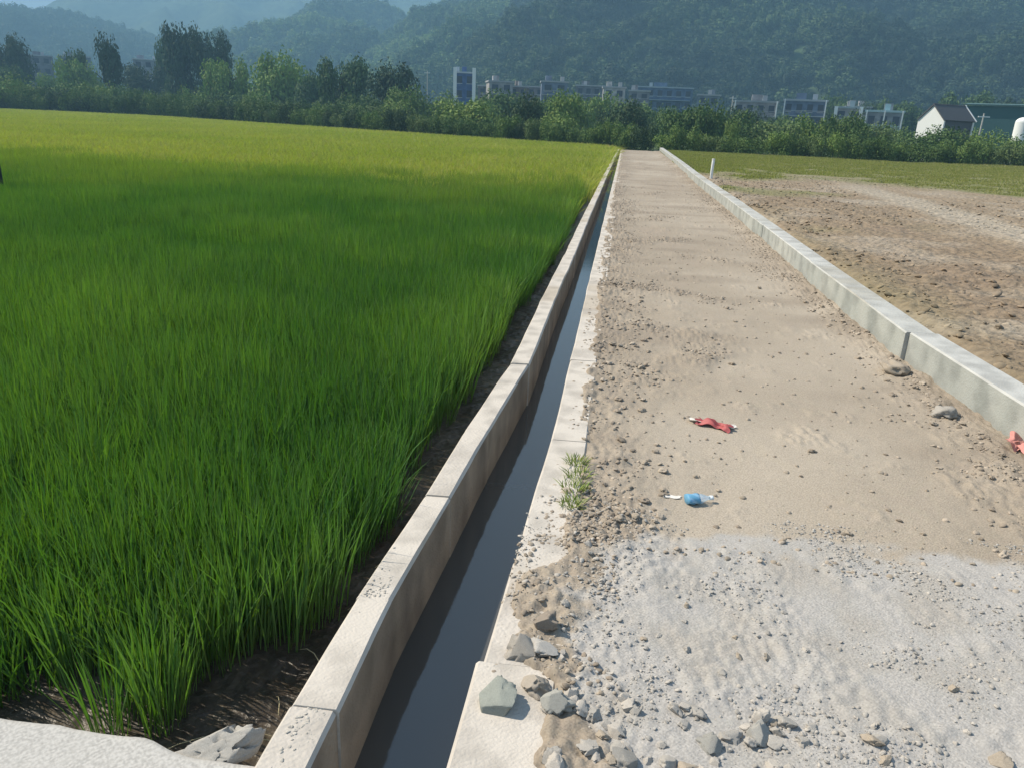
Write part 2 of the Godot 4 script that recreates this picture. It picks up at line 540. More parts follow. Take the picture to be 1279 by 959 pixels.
# ---------------------------------------------------------------- channel, its walls and the kerb
func bar(z0: float, z1: float, xo0: float, xo1: float, xi0: float, xi1: float, top0: float, top1: float, bottom: float, wob: float, sd: float, silt_and_shade := false) -> ArrayMesh:
	var st := []
	var n := maxi(4, int((z0 - z1) / (0.10 if z0 > -12 else 0.4)))
	for i in n + 1:
		var t := i / float(n)
		var z := lerpf(z0, z1, t)
		var o := lerpf(xo0, xo1, t) + wob * n_mid.get_noise_2d(z * 14.0, sd)
		var q := lerpf(xi0, xi1, t) + wob * n_mid.get_noise_2d(z * 14.0, sd + 30.0)
		var y := lerpf(top0, top1, t) + wob * n_mid.get_noise_2d(z * 12.0, sd + 60.0)
		var b := 0.012 + 0.003 * n_mid.get_noise_2d(z * 30.0, sd)
		var sg := signf(q - o)
		if sg > 0: st.append([Vector3(o, bottom, z), Vector3(o, y - b, z), Vector3(o + b, y, z), Vector3(q - b, y + 0.004, z), Vector3(q, y - b, z), Vector3(q, bottom, z)])
		else: st.append([Vector3(q, bottom, z), Vector3(q, y - b, z), Vector3(q + b, y, z), Vector3(o - b, y, z), Vector3(o, y - b, z), Vector3(o, bottom, z)])
	# shade painted as brown into the water side's colour, with upright silty streaks
	var face := func(k: int, p: Vector3) -> Color:
		if sd > 400.0 and k == 0:   # shade painted as grey into the kerb's upright face, plus run-off streaks
			var q := clampf(0.5 + 0.8 * n_mid.get_noise_2d(p.z * 9.0, 33.0) + 0.6 * n_mid.get_noise_2d(p.z * 70.0, 3.0), 0, 1)
			return Color(0.70, 0.735, 0.725).lerp(Color(0.86, 0.875, 0.85), q)
		if not silt_and_shade or k != 4:
			var st0 := smoothstep(0.18, 0.42, n_mid.get_noise_2d(p.z * 13.0, sd * 0.01 + k * 3.0)) * 0.28
			return Color.WHITE.lerp(Color(0.72, 0.66, 0.56), st0 / 0.28 * 0.55)
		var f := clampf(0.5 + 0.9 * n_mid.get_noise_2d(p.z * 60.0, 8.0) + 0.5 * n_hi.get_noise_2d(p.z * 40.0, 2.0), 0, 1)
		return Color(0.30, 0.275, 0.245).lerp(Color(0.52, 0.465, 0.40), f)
	return loft(st, face)

func build_channel():
	single("water", sheet(even(-0.80, -0.30, 2), even(3.0, -66.0, 80), func(_x, _z): return -0.27), M.water, "still dark water in the concrete channel", "", Transform3D.IDENTITY, "", "structure")
	single("channel_bed", box_mesh(Vector3(0.9, 0.1, 69.0)), M.concrete_b, "concrete bed under the channel's water", "", Transform3D(Basis(), Vector3(-0.6, -0.62, -31.5)), "", "structure")
	# left wall: cast in lengths that do not quite line up
	var lw := thing("channel_wall", "pale concrete channel wall between the rice and the water, its joints stepped", "wall", Vector3.ZERO)
	#          z, outer x, inner x, top y
	var sts := [[3.0, -0.98, -0.80, 0.09], [-1.93, -0.965, -0.80, 0.10], [-2.56, -0.945, -0.795, 0.10], [-3.5, -0.905, -0.765, 0.095], [-4.45, -0.865, -0.715, 0.09], [-5.9, -0.795, -0.635, 0.09], [-8.2, -0.79, -0.625, 0.09], [-11.5, -0.785, -0.62, 0.085], [-16.0, -0.775, -0.61, 0.08], [-22.0, -0.765, -0.60, 0.075], [-30.0, -0.74, -0.58, 0.07], [-40.0, -0.69, -0.54, 0.06], [-52.0, -0.62, -0.48, 0.05], [-65.0, -0.55, -0.42, 0.04]]
	for i in sts.size() - 1:
		var a: Array = sts[i]; var b: Array = sts[i + 1]
		var k := 0.008 * (1 if i % 2 else -1) if a[0] < -1.5 else 0.0
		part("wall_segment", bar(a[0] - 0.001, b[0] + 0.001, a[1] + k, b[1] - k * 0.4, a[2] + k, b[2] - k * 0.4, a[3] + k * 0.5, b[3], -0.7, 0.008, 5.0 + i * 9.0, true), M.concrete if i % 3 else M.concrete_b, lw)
	var rw := thing("channel_wall", "low concrete channel wall under the dirt track's left edge", "wall", Vector3.ZERO)
	var rs := [[3.0, -0.395, 0.012], [-2.37, -0.405, 0.016], [-3.1, -0.36, 0.006], [-4.6, -0.325, 0.006], [-6.4, -0.32, 0.006], [-10.0, -0.325, 0.004], [-17.5, -0.325, 0.002], [-28.0, -0.32, 0.0], [-42.0, -0.31, 0.0], [-65.0, -0.30, 0.0]]
	for i in rs.size() - 1:
		var a: Array = rs[i]; var b: Array = rs[i + 1]
		var x0: float = a[1] + (0.028 if i == 1 else 0.0)
		part("wall_segment", bar(a[0] - 0.0006, b[0] + 0.0006, x0, b[1], -0.08, -0.08, a[2], b[2], -0.7, 0.008, 205.0 + i * 9.0), M.concrete_b if i % 3 == 1 else M.concrete, rw)
	# right kerb
	var kb := thing("kerb_wall", "long pale grey concrete kerb wall along the right side of the track", "wall", Vector3.ZERO)
	var ks := [3.0, -3.5, -7.15, -11.0, -15.0, -20.0, -26.0, -33.0, -42.0, -53.0, -66.0]
	for i in ks.size() - 1:
		var j := 0.004 * (1 if i % 2 else -1)
		var x0 := 2.71 + 0.02 * sin(i * 1.7); var x1 := 2.71 + 0.02 * sin((i + 1) * 1.7)
		if i == 0: x0 = 3.05; x1 = 2.95
		if i == 1: x0 = 2.95; x1 = 2.735
		if i >= 7: x0 += 0.04 * (i - 6); x1 += 0.04 * (i - 5)
		var h0: float = 0.30 if i < 7 else 0.28
		part("wall_segment", bar(ks[i] - 0.002, ks[i + 1] + 0.002, x0 + j, x1 + j, x0 + 0.26, x1 + 0.26, h0 + j * 0.4, h0, -0.5, 0.0015, 405.0 + i * 9.0), M.kerb if i % 2 else M.kerb_b, kb)

# ---------------------------------------------------------------- hills
func hill(called: String, label: String, crest: Array, d0: float, d1: float, cols: int, rws: int, rough: float, c1: Color, c2: Color, sd: int, trees: int, tree_size: float, tree_mesh: Mesh = null):
	var n := FastNoiseLite.new()
	n.seed = sd
	n.frequency = 1.0 / 260.0
	n.fractal_octaves = 5
	n.fractal_type = FastNoiseLite.FRACTAL_RIDGED
	var p := FastNoiseLite.new()
	p.seed = sd + 1
	p.frequency = 1.0 / 140.0
	p.fractal_octaves = 4
	var v := PackedVector3Array(); var c := PackedColorArray(); var idx := PackedInt32Array()
	var a0: float = crest[0][0]; var a1: float = crest[-1][0]
	var at := func(u: float, t: float) -> Vector3:
		var a := lerpf(a0, a1, u)
		var hgt := 0.0
		for i in crest.size() - 1:
			if a >= crest[i][0] and a <= crest[i + 1][0]:
				var q: float = (a - crest[i][0]) / (crest[i + 1][0] - crest[i][0])
				hgt = lerpf(crest[i][1], crest[i + 1][1], q)
		var r := lerpf(d0, d1, t)
		var x := sin(deg_to_rad(a)) * r; var z := -cos(deg_to_rad(a)) * r
		var up: float = pow(clampf(t, 0, 1), 1.15) if t <= 1.0 else 1.0 - pow(t - 1.0, 1.5) * 1.6
		var side := smoothstep(0.0, 0.06, u) * smoothstep(1.0, 0.94, u)
		var y: float = -4.0 + (hgt + 4.0) * up * side + rough * n.get_noise_2d(x, z) * sin(clampf(t, 0, 1) * PI) * side + rough * 0.12 * p.get_noise_2d(x * 3.0, z * 3.0) * up
		return Vector3(x, y, z)
	for j in rws + 1:
		var t := 1.5 * j / rws
		for i in cols + 1:
			var q: Vector3 = at.call(i / float(cols), t)
			v.append(q)
			c.append(c1.lerp(c2, clampf(0.5 + 1.2 * p.get_noise_2d(q.x, q.z), 0, 1)))
	var w := cols + 1
	for j in rws:
		for i in cols:
			var a := j * w + i
			idx.append_array([a, a + w, a + 1, a + 1, a + w, a + w + 1])
	single(called, array_mesh(v, idx, smooth_normals(v, idx), c), M.hill, label, "", Transform3D.IDENTITY, "", "structure")
	if trees:
		var xf := []; var cl := []
		var r := RandomNumberGenerator.new()
		r.seed = sd + 5
		for k in trees:
			var q: Vector3 = at.call(r.randf(), sqrt(r.randf()) * 1.02)
			var s := tree_size * r.randf_range(0.55, 1.25)
			xf.append(Transform3D(Basis(Vector3.UP, r.randf() * TAU).scaled(Vector3(s, s * r.randf_range(0.8, 1.3), s)), q + Vector3(0, s * 0.3, 0)))
			var f := clampf(0.5 + 1.4 * p.get_noise_2d(q.x, q.z) + r.randf_range(-0.35, 0.35), 0, 1)
			var col := c1.lerp(c2, f) * r.randf_range(0.7, 1.35)
			cl.append(col)
		scatter("hillside_wood", tree_mesh, M.leaf, xf, cl, "woodland covering the " + label, "woodland")

func build_hills():
	var clump := crown(901, 7, 420, 0.2, 1.0, 0.95)
	hill("far_ridge", "hazy blue far mountain ridge", [[-62, 33.2], [-47.5, 65.8], [-42.4, 82.9], [-38.4, 113.5], [-37.5, 170.0], [-35.2, 197.2], [-32.5, 210.8], [-26.4, 236.6], [-19.8, 234.6], [-12.9, 270.0], [-5.3, 309.4], [10, 347.5], [30.4, 300.6], [60, 204.0]], 1150, 1750, 220, 40, 45.0, Color(0.05, 0.085, 0.04), Color(0.08, 0.12, 0.05), 61, 0, 0)
	hill("left_ridge", "rounded blue-grey ridge at the left edge", [[-64, 18.6], [-49, 53.5], [-43.8, 77.8], [-39.9, 88.4], [-39.3, 91.6], [-38.1, 90.9], [-36.7, 91.6], [-35, 82.7], [-32.4, 72.4], [-28.7, 64.6], [-25.2, 59.5], [-18, 25.8]], 780, 1150, 140, 30, 18.0, Color(0.045, 0.08, 0.035), Color(0.07, 0.11, 0.04), 62, 9000, 10.0, clump)
	hill("spur_hill", "green spur left of the central valley", [[-32, 20], [-28.2, 53], [-26.2, 67], [-24.3, 89], [-21.9, 113], [-19.3, 127], [-17.4, 126], [-15.8, 107], [-13.9, 85], [-11, 40]], 560, 1100, 140, 36, 38.0, Color(0.07, 0.12, 0.05), Color(0.16, 0.23, 0.07), 63, 12000, 9.0, clump)
	hill("central_hill", "wooded green hill in the middle distance", [[-21, 25], [-18.9, 49], [-16.7, 67], [-15, 85], [-12.8, 104], [-10.7, 115], [-8.5, 115], [-5.2, 108], [-1.8, 97], [1.5, 80], [6, 40]], 430, 850, 160, 40, 34.0, Color(0.06, 0.11, 0.05), Color(0.16, 0.23, 0.07), 64, 14000, 7.5, clump)
	hill("right_mountain", "dark wooded mountainside filling the upper right", [[-15, 30], [-12.8, 47], [-10.6, 63], [-8.4, 83], [-6.3, 96], [-4.2, 106], [0, 120], [5.1, 132], [12.4, 134], [19.2, 129], [23.3, 123], [28.8, 117], [33.8, 104], [50, 70], [64, 30]], 330, 700, 220, 44, 34.0, Color(0.025, 0.045, 0.028), Color(0.07, 0.11, 0.045), 65, 30000, 6.5, clump)

# ---------------------------------------------------------------- foliage
# leaf clumps spread through the volume of several lobes; unit height is about `tall`, unit width about 2
func crown(seed_: int, lobes: int, leaves: int, leaf: float, tall: float, wide: float) -> ArrayMesh:
	var r := RandomNumberGenerator.new()
	r.seed = seed_
	var cs := []
	for k in lobes:
		var a := r.randf() * TAU
		var d := sqrt(r.randf()) * 0.62 * wide
		var y := r.randf_range(0.2, 0.78) * tall
		cs.append([Vector3(cos(a) * d, y, sin(a) * d), r.randf_range(0.26, 0.46) * (1.15 - 0.4 * y / tall)])
	var v := PackedVector3Array(); var c := PackedColorArray(); var idx := PackedInt32Array()
	for k in leaves:
		var lobe: Array = cs[r.randi() % lobes]
		var dir := Vector3(r.randfn(), r.randfn() * 0.9 + 0.15, r.randfn()).normalized()
		var p: Vector3 = lobe[0] + dir * lobe[1] * pow(r.randf(), 0.35) * r.randf_range(0.85, 1.12)
		if p.y < 0.0: p.y = r.randf() * 0.1
		var nrm := (dir + Vector3(r.randfn(), r.randfn() + 0.5, r.randfn()) * 0.6).normalized()
		var s := nrm.cross(Vector3(r.randfn(), r.randfn(), r.randfn())).normalized()
		var t := nrm.cross(s)
		var l := leaf * r.randf_range(0.6, 1.3)
		var b := v.size()
		v.append_array([p - s * l * 0.5, p + t * l * 0.28, p + s * l * 0.5 + nrm * l * 0.12, p - t * l * 0.28])
		var q := r.randf_range(0.65, 1.4)
		var yel := r.randf_range(0.85, 1.2)
		var cc := Color(q * yel, q, q * 0.9)
		c.append_array([cc, cc, cc, cc])
		idx.append_array([b, b + 1, b + 2, b, b + 2, b + 3])
	return array_mesh(v, idx, null, c)

var bush_meshes := []
var tints := []

func bush(called: String, label: String, at: Vector3, w: float, hgt: float, tint: int, group: String):
	var m: Mesh = bush_meshes[rng.randi() % bush_meshes.size()]
	var o := single(called, m, tints[tint], label, "bush", Transform3D(Basis(Vector3.UP, rng.randf() * TAU).scaled(Vector3(w * 0.5, hgt, w * 0.5)), at), group)
	return o

func build_hedges():
	for k in 7: bush_meshes.append(crown(300 + k, 14 + k * 2, 3600, 0.085, 1.0, 1.25))
	for c in [Color(0.09, 0.145, 0.045), Color(0.125, 0.19, 0.055), Color(0.16, 0.235, 0.06), Color(0.06, 0.095, 0.045), Color(0.13, 0.18, 0.07), Color(0.19, 0.26, 0.07)]:
		tints.append(leafy(lin(c.r, c.g, c.b), Color(0.3, 0.4, 0.12)))
	# front row, left of the track's end and outwards; then right
	var k := 0
	var x := 1.5
	while x > -150.0:
		k += 1
		var z := far_z(x)
		var d := Vector2(x, z).length()
		var w := (2.6 + 2.2 * clampf((d - 70.0) / 90.0, 0, 1)) * rng.randf_range(0.85, 1.25)
		var hh := (2.3 + 1.7 * clampf((d - 70.0) / 80.0, 0, 1)) * rng.randf_range(0.75, 1.15)
		var tn: int = [0, 3, 0, 3, 0, 4, 1, 0][rng.randi() % 8]
		bush("hedge_bush", "leafy bush in the front hedge behind the rice, %s leftward from the track's end" % ordinal(k), Vector3(x, -0.35, z - 0.6 - rng.randf() * 0.8), w, hh, tn, "front hedge bushes behind the rice")
		x -= w * 0.52
	k = 0
	x = 3.4
	while x < 62.0:
		k += 1
		var w := 2.7 * rng.randf_range(0.8, 1.25)
		var hh := (2.0 if x < 24 else 1.9) * rng.randf_range(0.75, 1.2)
		var tn: int = [0, 1, 2, 4, 1, 0, 5][rng.randi() % 7]
		bush("hedge_bush", "low leafy bush bordering the bare field, %s rightward from the track's end" % ordinal(k), Vector3(x, -0.25, far_z(x) - 0.8 - rng.randf() * 1.2), w, hh, tn, "front hedge bushes behind the bare field")
		x += w * 0.5
	# second row
	k = 0
	x = 0.0
	while x > -150.0:
		k += 1
		var z := far_z(x) - 9.0 - rng.randf() * 6.0
		var d := Vector2(x, z).length()
		var w := (4.4 + 2.5 * clampf((d - 80.0) / 90.0, 0, 1)) * rng.randf_range(0.8, 1.25)
		var hh := (3.0 + 1.7 * clampf((d - 80.0) / 80.0, 0, 1)) * rng.randf_range(0.6, 1.2)
		var tn: int = [1, 2, 5, 4, 5, 0, 3][rng.randi() % 7]
		bush("tall_shrub", "taller shrub standing behind the front hedge, %s leftward from the track's end" % ordinal(k), Vector3(x, -0.6, z), w, hh, tn, "shrubs behind the left hedge")
		x -= w * 0.62
	k = 0
	x = 5.0
	while x < 72.0:
		k += 1
		var z := -80.0 - rng.randf() * 8.0
		var w := 5.0 * rng.randf_range(0.8, 1.3)
		var hh := (4.2 - 0.9 * clampf((x - 20.0) / 20.0, 0, 1)) * rng.randf_range(0.75, 1.1)
		var tn: int = [0, 1, 3, 4, 2, 0][rng.randi() % 6]
		bush("tall_shrub", "taller shrub behind the bare field's hedge, %s rightward from the track's end" % ordinal(k), Vector3(x, -0.6, z), w, hh, tn, "shrubs behind the right hedge")
		x += w * 0.6
	# third row, deep belt in front of the village
	k = 0
	var deg := -44.0
	while deg < 33.0:
		k += 1
		var d := rng.randf_range(116.0, 140.0) if deg > -20.0 else rng.randf_range(165.0, 185.0)
		var hh := 6.2
		if deg > -20: hh = 6.4
		if deg > -11: hh = 6.8
		if deg > 2: hh = 5.6
		if deg > 16: hh = 3.6
		hh *= rng.randf_range(0.65, 1.12)
		var w := hh * rng.randf_range(1.0, 1.7)
		bush("tall_shrub", "big shrub of the deep belt before the village, %s from the left" % ordinal(k), Vector3(sin(deg_to_rad(deg)) * d, -0.7, -cos(deg_to_rad(deg)) * d), w, hh, [0, 1, 3, 4, 0, 2, 1][rng.randi() % 7], "shrubs of the belt before the village")
		deg += rad_to_deg(w * 0.55 / d)
	# shrubs that stand out
	for s in [["dark rounded shrub just left of the track's end, above the hedge", -11.8, -92.0, 6.0, 5.2, 3], ["bright green domed shrub beside the dark rounded one", -7.2, -97.0, 6.4, 6.2, 2], ["broad dark shrub straight beyond the track's end", -0.5, -94.0, 7.0, 5.0, 3], ["wide light green thicket below the blue-fronted house", -18.0, -90.0, 9.0, 4.6, 5], ["rounded shrub right of the track's end, above the hedge", 7.7, -84.0, 5.4, 5.0, 0], ["pale pointed sapling above the right hedge", 9.5, -74.0, 1.6, 3.2, 5]]:
		bush("tall_shrub", s[0], Vector3(s[1], -0.6, s[2]), s[3], s[4], s[5], "")

func tree(label: String, at: Vector3, hgt: float, w: float, low: float, m: Mesh, mat: Material, group := ""):
	var o := thing("tree", label, "tree", at, rng.randf() * TAU, group)
	var p := PackedVector3Array(); var r := PackedFloat32Array()
	for i in 5:
		var t := i / 4.0
		p.append(Vector3(sin(t * 2.0) * w * 0.04, hgt * 0.8 * t, cos(t * 3.0) * w * 0.03 - w * 0.03))
		r.append(lerpf(0.03 * hgt, 0.008 * hgt, t))
	var tr := part("trunk", tube(p, r, 7), M.bark, o)
	for i in 5:
		var a := i * 2.4 + rng.randf()
		var y := hgt * rng.randf_range(0.3, 0.6)
		var e := Vector3(cos(a) * w * 0.33, y + hgt * 0.18, sin(a) * w * 0.33)
		part("limb", tube(PackedVector3Array([Vector3(0, y, 0), (Vector3(0, y, 0) + e) * 0.5 + Vector3(0, 0.1, 0), e]), PackedFloat32Array([0.012 * hgt, 0.008 * hgt, 0.004 * hgt]), 5), M.bark, tr)
	part("crown", m, mat, o, Transform3D(Basis().scaled(Vector3(w * 0.5, hgt - low, w * 0.5)), Vector3(0, low, 0)))

func build_trees():
	var round_m := [crown(401, 26, 5600, 0.085, 1.0, 1.15), crown(402, 30, 5600, 0.085, 1.0, 1.2), crown(403, 22, 5000, 0.09, 1.0, 1.1)]
	var tall_m := [crown(411, 18, 3600, 0.10, 1.05, 0.75), crown(412, 14, 3200, 0.10, 1.05, 0.7)]
	var dark := leafy(lin(0.05, 0.085, 0.045), Color(0.25, 0.3, 0.1))
	var mid := leafy(lin(0.08, 0.135, 0.05), Color(0.3, 0.4, 0.12))
	var bright := leafy(lin(0.19, 0.275, 0.065), Color(0.35, 0.45, 0.12))
	var T := [["tall dark tree with two joined crowns, its left half", -106.5, -181.0, 20.5, 11.5, 4.5, tall_m[0], dark], ["tall dark tree with two joined crowns, its right half", -100.0, -183.0, 20.0, 11.5, 4.0, round_m[1], dark],
		["slim dark tree left of the tall double tree", -113.7, -164.5, 16.0, 9.0, 3.0, tall_m[1], dark], ["dark rounded tree at the left edge", -166.0, -199.0, 19.5, 13.0, 5.0, round_m[0], dark],
		["thin hazy tree behind the slim dark tree", -136.8, -185.0, 14.5, 9.0, 3.0, tall_m[0], mid], ["tall thin tree just left of the tall double tree", -125.0, -205.0, 19.0, 9.0, 4.0, tall_m[1], mid],
		["yellow-green tree right of the tall double tree", -84.0, -160.0, 12.8, 10.5, 2.0, round_m[2], bright], ["broad bright green rounded tree", -72.0, -159.0, 14.0, 14.5, 1.5, round_m[0], bright],
		["dark green broad tree left of the blue-fronted house", -51.0, -141.0, 11.8, 10.5, 1.5, round_m[1], mid], ["dark rounded tree beside the blue-fronted house", -40.0, -135.0, 11.3, 11.0, 1.5, round_m[0], dark],
		["mid green tree between the two broad left trees", -62.0, -152.0, 10.0, 9.0, 1.5, round_m[2], mid]]
	for t in T: tree(t[0], Vector3(t[1], -0.7, t[2]), t[3], t[4], t[5], t[6], t[7])
	var k := 0
	for i in 44:
		k += 1
		var a := deg_to_rad(lerpf(-46.0, 33.0, (i + 0.5) / 44.0) + rng.randf_range(-0.6, 0.6))
		var d := rng.randf_range(140.0, 160.0) if a > -0.1 else rng.randf_range(215.0, 245.0)
		var hh := rng.randf_range(4.5, 6.5) if a > -0.1 else rng.randf_range(8.0, 13.0) * (0.7 if a > -0.35 else 1.0)
		if a > 0.2: d = rng.randf_range(205.0, 230.0); hh = rng.randf_range(8.0, 13.0)
		tree("hazy tree in the belt before the village, %s from the left" % ordinal(k), Vector3(sin(a) * d, -0.7, -cos(a) * d), hh, hh * rng.randf_range(0.8, 1.1), hh * 0.12, round_m[i % 3], [mid, dark, mid, bright][rng.randi() % 4], "trees of the belt before the village")

# ---------------------------------------------------------------- buildings
func building(label: String, centre: Vector3, turn: float, w: float, hgt: float, d: float, floors: int, bays: int, wall: Color, trim: Color, opt := {}):
	var o := thing("house", label, "house", centre, turn)
	var wm := grained(lin(wall.r * 0.72, wall.g * 0.72, wall.b * 0.74), grey_texture(77, 0.02, 0.8, 1.05, FastNoiseLite.TYPE_SIMPLEX_SMOOTH, 3, 64), null, 0.3)
	var tm := plain(lin(trim.r, trim.g, trim.b), 0.8)
	var glass := plain(lin(0.05, 0.06, 0.08), 0.3)
	part("wall", box_mesh(Vector3(w, hgt, d)), wm, o, Transform3D(Basis(), Vector3(0, hgt * 0.5, 0)))
	part("roof", box_mesh(Vector3(w + 0.5, 0.35, d + 0.5)), tm, o, Transform3D(Basis(), Vector3(0, hgt + 0.18, 0)))
	var bw := w / bays
	var fh := hgt / floors
	var win := box_mesh(Vector3(bw * 0.52, fh * 0.5, 0.14))
	var frame := box_mesh(Vector3(bw * 0.6, 0.12, 0.3))
	for f in floors:
		for b in bays:
			var p := Vector3(-w * 0.5 + bw * (b + 0.5), fh * (f + 0.55), d * 0.5 + 0.03)
			var wn := part("window", win, glass, o, Transform3D(Basis(), p))
			part("sill", frame, tm, wn, Transform3D(Basis(), Vector3(0, -fh * 0.25 - 0.07, 0.02)))
		if opt.get("balcony", false) and f > 0:
			part("balcony", box_mesh(Vector3(w * 0.92, 0.16, 1.1)), tm, o, Transform3D(Basis(), Vector3(0, fh * f, d * 0.5 + 0.55)))
			part("railing", box_mesh(Vector3(w * 0.92, 0.10, 0.06)), tm, o, Transform3D(Basis(), Vector3(0, fh * f + 1.0, d * 0.5 + 1.05)))
	# stair head and water tank on the flat roof
	part("stair_head", box_mesh(Vector3(w * 0.24, 1.3, d * 0.4)), wm, o, Transform3D(Basis(), Vector3(w * (0.3 - 0.6 * rng.randf()), hgt + 1.0, -d * 0.2)))
	part("roof_tank", box_mesh(Vector3(0.9, 1.1, 0.9)), tm, o, Transform3D(Basis(), Vector3(w * (0.4 - 0.8 * rng.randf()), hgt + 0.9, d * 0.25)))
	if opt.get("posts", 0) > 0:
		for k in opt.posts:
			var x := lerpf(-w * 0.48, w * 0.48, k / float(maxi(1, opt.posts - 1)))
			part("pillar", box_mesh(Vector3(opt.get("post_w", 0.22), hgt + opt.get("over", 0.3), 0.35)), M.white, o, Transform3D(Basis(), Vector3(x, (hgt + opt.get("over", 0.3)) * 0.5, d * 0.5 + 1.3)))
	return o

func build_buildings():
	var B := func(x, z): return Vector3(x, -0.75, z)
	building("tall narrow house with a blue front between white pillars", B.call(-39.2, -190.0), 0.2, 4.6, 12.4, 8.0, 4, 2, Color(0.12, 0.2, 0.42), Color(0.4, 0.45, 0.5), {"posts": 2, "post_w": 0.8, "over": 1.2})
	building("long dull grey-brown house right of the blue-fronted house", B.call(-37.0, -231.0), 0.15, 12.6, 11.2, 9.0, 4, 5, Color(0.27, 0.25, 0.25), Color(0.36, 0.36, 0.37), {"balcony": true})
	building("middle one of the dull grey houses behind the shrubs", B.call(-24.5, -243.0), 0.1, 12.0, 11.9, 9.0, 4, 5, Color(0.3, 0.27, 0.27), Color(0.36, 0.36, 0.37), {"balcony": true})
	building("dull grey house straight beyond the track's end", B.call(-10.8, -239.0), 0.05, 9.5, 12.6, 9.0, 4, 4, Color(0.24, 0.26, 0.28), Color(0.34, 0.36, 0.37), {"balcony": true})
	building("wide hazy blue-walled house right of the track's end", B.call(10.0, -234.0), -0.05, 15.4, 12.6, 10.0, 4, 6, Color(0.16, 0.24, 0.36), Color(0.3, 0.36, 0.4), {"balcony": true})
	building("dark grey balcony house with thin white posts, left end of its row", B.call(26.0, -172.0), -0.12, 8.4, 7.9, 8.0, 3, 4, Color(0.42, 0.42, 0.42), Color(0.3, 0.32, 0.34), {"balcony": true, "posts": 2})
	building("blue-grey balcony house with white posts, second in its row", B.call(35.5, -170.0), -0.2, 8.0, 8.4, 8.0, 3, 4, Color(0.2, 0.27, 0.38), Color(0.34, 0.37, 0.4), {"balcony": true, "posts": 2})
	building("narrow grey house third in the row, white stair block at its side", B.call(42.5, -164.0), -0.24, 4.6, 7.2, 8.0, 3, 2, Color(0.46, 0.46, 0.45), Color(0.3, 0.36, 0.38), {"balcony": true, "posts": 2, "post_w": 0.6})
	building("pale-railed grey house at the right end of the row", B.call(47.2, -157.0), -0.28, 6.2, 6.6, 7.0, 2, 3, Color(0.38, 0.4, 0.42), Color(0.32, 0.45, 0.48), {"balcony": true, "posts": 3})
	building("dim grey house under the dark tree at the left edge", B.call(-208.0, -262.0), 0.6, 9.0, 17.0, 9.0, 5, 3, Color(0.25, 0.27, 0.3), Color(0.3, 0.33, 0.36), {})
	building("hazy pale house glimpsed left of the tall double tree", B.call(-162.0, -256.0), 0.55, 9.0, 16.5, 9.0, 5, 3, Color(0.36, 0.4, 0.45), Color(0.4, 0.44, 0.48), {})
	building("hazy blue-grey house behind the thin hazy tree", B.call(-192.0, -260.0), 0.6, 9.5, 17.0, 9.0, 5, 3, Color(0.24, 0.3, 0.36), Color(0.36, 0.4, 0.44), {})
	var small_houses := [["pale", -33.0, 6.0, 11.4], ["dull brown", -29.0, 5.0, 10.6], ["bluish", -19.0, 6.5, 11.8], ["whitish", -4.0, 5.5, 11.2], ["grey", 2.5, 5.0, 10.4], ["bluish grey", 20.0, 5.5, 10.2], ["pale grey", 55.0, 5.5, 8.6]]
	for i in small_houses.size():
		var q: Array = small_houses[i]
		building("small %s house half hidden in trees, %s small one from the left" % [q[0], ordinal(i + 1)], B.call(q[1], -204.0 - 5.0 * (i % 2)), 0.3 - 0.08 * i, q[2], q[3], 6.0, 4, 2, [Color(0.5, 0.49, 0.47), Color(0.3, 0.26, 0.24), Color(0.26, 0.32, 0.42), Color(0.6, 0.6, 0.58), Color(0.34, 0.35, 0.36), Color(0.28, 0.33, 0.38), Color(0.5, 0.5, 0.5)][i], Color(0.34, 0.35, 0.36), {"balcony": i % 2 == 0})
	# white gabled barn
	var o := thing("barn", "small barn with a white gable end and a dark long side", "barn", Vector3(38.6, -0.7, -104.0), 0.62)
	var L := 5.6; var W := 3.2; var eave := 4.6; var ridge := 6.2
	var dark := plain(lin(0.10, 0.10, 0.11), 0.9)
	part("side_wall", box_mesh(Vector3(L, eave, 0.2)), dark, o, Transform3D(Basis(), Vector3(0, eave * 0.5, W * 0.5 - 0.1)))
	part("side_wall", box_mesh(Vector3(L, eave, 0.2)), dark, o, Transform3D(Basis(), Vector3(0, eave * 0.5, -W * 0.5 + 0.1)))
	for s in [-1, 1]:
		var g := []
		for xx in [-0.12, 0.12]:
			var px: float = s * (L * 0.5) + xx
			g.append([Vector3(px, 0, -W * 0.5 - 0.1), Vector3(px, eave, -W * 0.5 - 0.1), Vector3(px, ridge, 0), Vector3(px, eave, W * 0.5 + 0.1), Vector3(px, 0, W * 0.5 + 0.1)])
		part("gable_wall", loft(g), M.white, o)
		var q := atan2(ridge - eave, W * 0.5)
		var rp := part("roof_slope", box_mesh(Vector3(L + 0.5, 0.12, W * 0.5 / cos(q) + 0.35)), plain(lin(0.085, 0.085, 0.09), 0.85), o, Transform3D(Basis(Vector3.RIGHT, s * q), Vector3(0, (ridge + eave) * 0.5 + 0.12, s * (W * 0.25 + 0.05))))
		part("ridge_trim", box_mesh(Vector3(0.18, 0.16, W * 0.5 / cos(q) + 0.4)), M.white, rp, Transform3D(Basis(), Vector3(L * 0.5 + 0.3, 0.02, 0)))
	# teal shed
	o = thing("shed", "long low shed with a flat teal-green wall behind the barn", "shed", Vector3(54.0, -0.7, -120.0), -0.42)
	part("wall", box_mesh(Vector3(13.0, 7.0, 6.0)), plain(lin(0.055, 0.12, 0.12), 0.7), o, Transform3D(Basis(), Vector3(0, 3.5, 0)))
	part("roof", box_mesh(Vector3(13.6, 0.2, 6.6)), plain(lin(0.075, 0.14, 0.14), 0.6), o, Transform3D(Basis(Vector3.RIGHT, 0.05), Vector3(0, 7.3, 0)))
